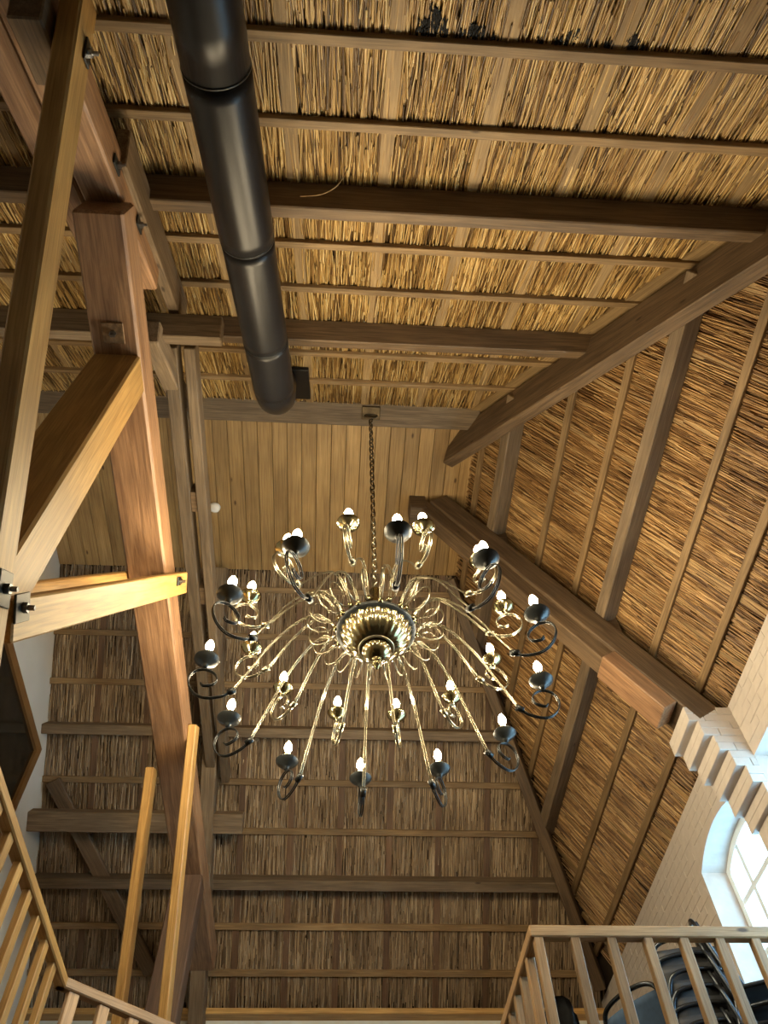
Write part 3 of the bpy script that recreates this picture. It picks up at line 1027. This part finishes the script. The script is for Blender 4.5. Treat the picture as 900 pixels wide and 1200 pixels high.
# ------------------------------------------------------------------ stacked chairs on the balcony
def chair_meshes():
    r = 0.0115
    out = {}
    for sg, nm in ((-1, 'a'), (1, 'b')):
        x = sg * 0.21
        bm = bmesh.new()
        p = smooth_path([(x * 1.1, -.24, 0), (x * 1.03, -.215, .25), (x, -.20, .41), (x, -.16, .445), (x, 0, .447), (x, .16, .445), (x, .20, .41), (x * 1.04, .24, .2), (x * 1.1, .27, 0)], 5)
        tube_bm(bm, p, r, 8, side=(1, 0, 0))
        out['side_frame_' + nm] = mesh_from(bm, 'side_frame', 'chair_tube', True)
    bm = bmesh.new()
    p = smooth_path([(-.195, .15, .44), (-.2, .19, .52), (-.2, .235, .68), (-.19, .265, .80), (-.14, .285, .855), (0, .295, .87), (.14, .285, .855), (.19, .265, .80), (.2, .235, .68), (.2, .19, .52), (.195, .15, .44)], 6)
    tube_bm(bm, p, r, 8)
    out['back_frame'] = mesh_from(bm, 'back_frame', 'chair_tube', True)
    for nm, rows, mat in (('seat', [(-.22, .455), (-.2, .468), (0, .462), (.17, .46), (.2, .452)], 'chair_seat'), ('backrest', None, 'blue_fabric')):
        bm = bmesh.new()
        nx = 6
        grid = []
        if rows is None:
            rows2 = [(.222, .60), (.232, .64), (.247, .72), (.262, .79), (.268, .82)]
        else:
            rows2 = rows
        for y, z in rows2:
            line = []
            for i in range(nx + 1):
                u = -1 + 2 * i / nx
                if rows is None: line.append(Vector((u * .19, y + .022 * (1 - u * u), z)))
                else: line.append(Vector((u * .205, y, z - .012 * (1 - u * u))))
            grid.append(line)
        th = Vector((0, -.018, 0)) if rows is None else Vector((0, 0, -.018))
        A = [[bm.verts.new(p) for p in l] for l in grid]
        B = [[bm.verts.new(p + th) for p in l] for l in grid]
        for j in range(len(grid) - 1):
            for i in range(nx):
                bm.faces.new((A[j][i], A[j][i + 1], A[j + 1][i + 1], A[j + 1][i]))
                bm.faces.new((B[j][i], B[j + 1][i], B[j + 1][i + 1], B[j][i + 1]))
        for j in range(len(grid) - 1):
            bm.faces.new((A[j][0], A[j + 1][0], B[j + 1][0], B[j][0])); bm.faces.new((A[j][nx], B[j][nx], B[j + 1][nx], A[j + 1][nx]))
        for i in range(nx):
            bm.faces.new((A[0][i], B[0][i], B[0][i + 1], A[0][i + 1])); bm.faces.new((A[-1][i], A[-1][i + 1], B[-1][i + 1], B[-1][i]))
        bmesh.ops.recalc_face_normals(bm, faces=bm.faces[:])
        out[nm] = mesh_from(bm, nm, mat, True)
    return out


CHM = chair_meshes()


CHM['blue_backrest'] = CHM['backrest']
bk = CHM['backrest'].copy(); bk.materials.clear(); bk.materials.append(MATS['chair_seat'])
CHM['backrest'] = bk


def chair(x, y, z, rz, label, group=None, tilt=0.0, blue=False):
    M = Matrix.Translation((x, y, z)) @ Matrix.Rotation(math.radians(rz), 4, 'Z') @ Matrix.Rotation(math.radians(tilt), 4, 'X')
    t = thing('stacking_chair', label, 'chair', group=group, matrix=M)
    for nm in ('seat', 'backrest', 'side_frame_a', 'side_frame_b', 'back_frame'):
        obj('side_frame' if nm.startswith('side') else nm, CHM['blue_backrest' if blue and nm == 'backrest' else nm], t, M)
    return t


ORD = ['lowest', 'second lowest', 'third lowest', 'fourth lowest', 'fifth lowest', 'sixth lowest', 'topmost']
for i in range(6):
    chair(1.99, 4.44, FL + .082 * i, 172 + random.uniform(-6, 6), 'dark tubular stacking chair, %s in the stack with its backs to the balcony railing' % (ORD[i] if i < 5 else 'topmost'), 'chairs stacked on the balcony')
for i in range(7):
    chair(2.33, 4.16, FL + .088 * i, 62 + random.uniform(-5, 5), 'dark tubular stacking chair, %s in the tall stack under the arched window' % ORD[i], 'chairs stacked on the balcony')
chair(1.68, 4.02, FL, 118, 'single dark tubular chair with a blue backrest behind the balcony railing', blue=True)

# black coat hung over the balcony chairs
bm = bmesh.new()
g = []
nx, nz = 10, 12
for j in range(nz + 1):
    row = []
    for i in range(nx + 1):
        u = i / nx - .5
        w = j / nz
        x = 1.16 + u * (0.20 + 0.16 * w) + .012 * math.sin(9 * u + 5 * w)
        y = 4.12 + .03 * math.cos(14 * u + 2 * w) + .05 * w
        z = 1.93 - .75 * w - .10 * abs(u) * 2 * (1 - w) + .012 * math.sin(17 * u)
        row.append(bm.verts.new((x, y, z)))
    g.append(row)
for j in range(nz):
    for i in range(nx):
        bm.faces.new((g[j][i], g[j][i + 1], g[j + 1][i + 1], g[j + 1][i]))
r = bmesh.ops.solidify(bm, geom=bm.faces[:], thickness=0.04)
bmesh.ops.recalc_face_normals(bm, faces=bm.faces[:])

tag(obj('coat', mesh_from(bm, 'coat', 'black_cloth', True)), 'black coat hanging behind the balcony railing beside the chairs', 'coat')

# ------------------------------------------------------------------ small things
bm = bmesh.new()
lathe_bm(bm, [(0, -.045), (.03, -.043), (.046, -.03), (.05, -.012), (.05, 0), (0, 0)], 28)
tag(obj('smoke_detector', mesh_from(bm, 'smoke_detector', 'white_plastic', True), None, Matrix.Translation(onz(252, 594, ZC))), 'small round white smoke detector on the plank ceiling', 'detector')

# thin cable sagging from the reeds in front of the dark purlin
bm = bmesh.new()
pts = []
for px, py, o in ((408, 196, -.04), (402, 208, .06), (392, 220, .11), (375, 228, .12), (352, 230, .10)):
    d = ray(px, py)
    pts.append(d * ((NEAR[2].dot(NEAR[0]) + o) / NEAR[2].dot(d)))
tube_bm(bm, smooth_path(pts, 5), 0.0028, 6)
tag(obj('cable', mesh_from(bm, 'cable', 'lath_wood', True)), 'thin pale cable hanging in front of the long dark purlin', 'cable')
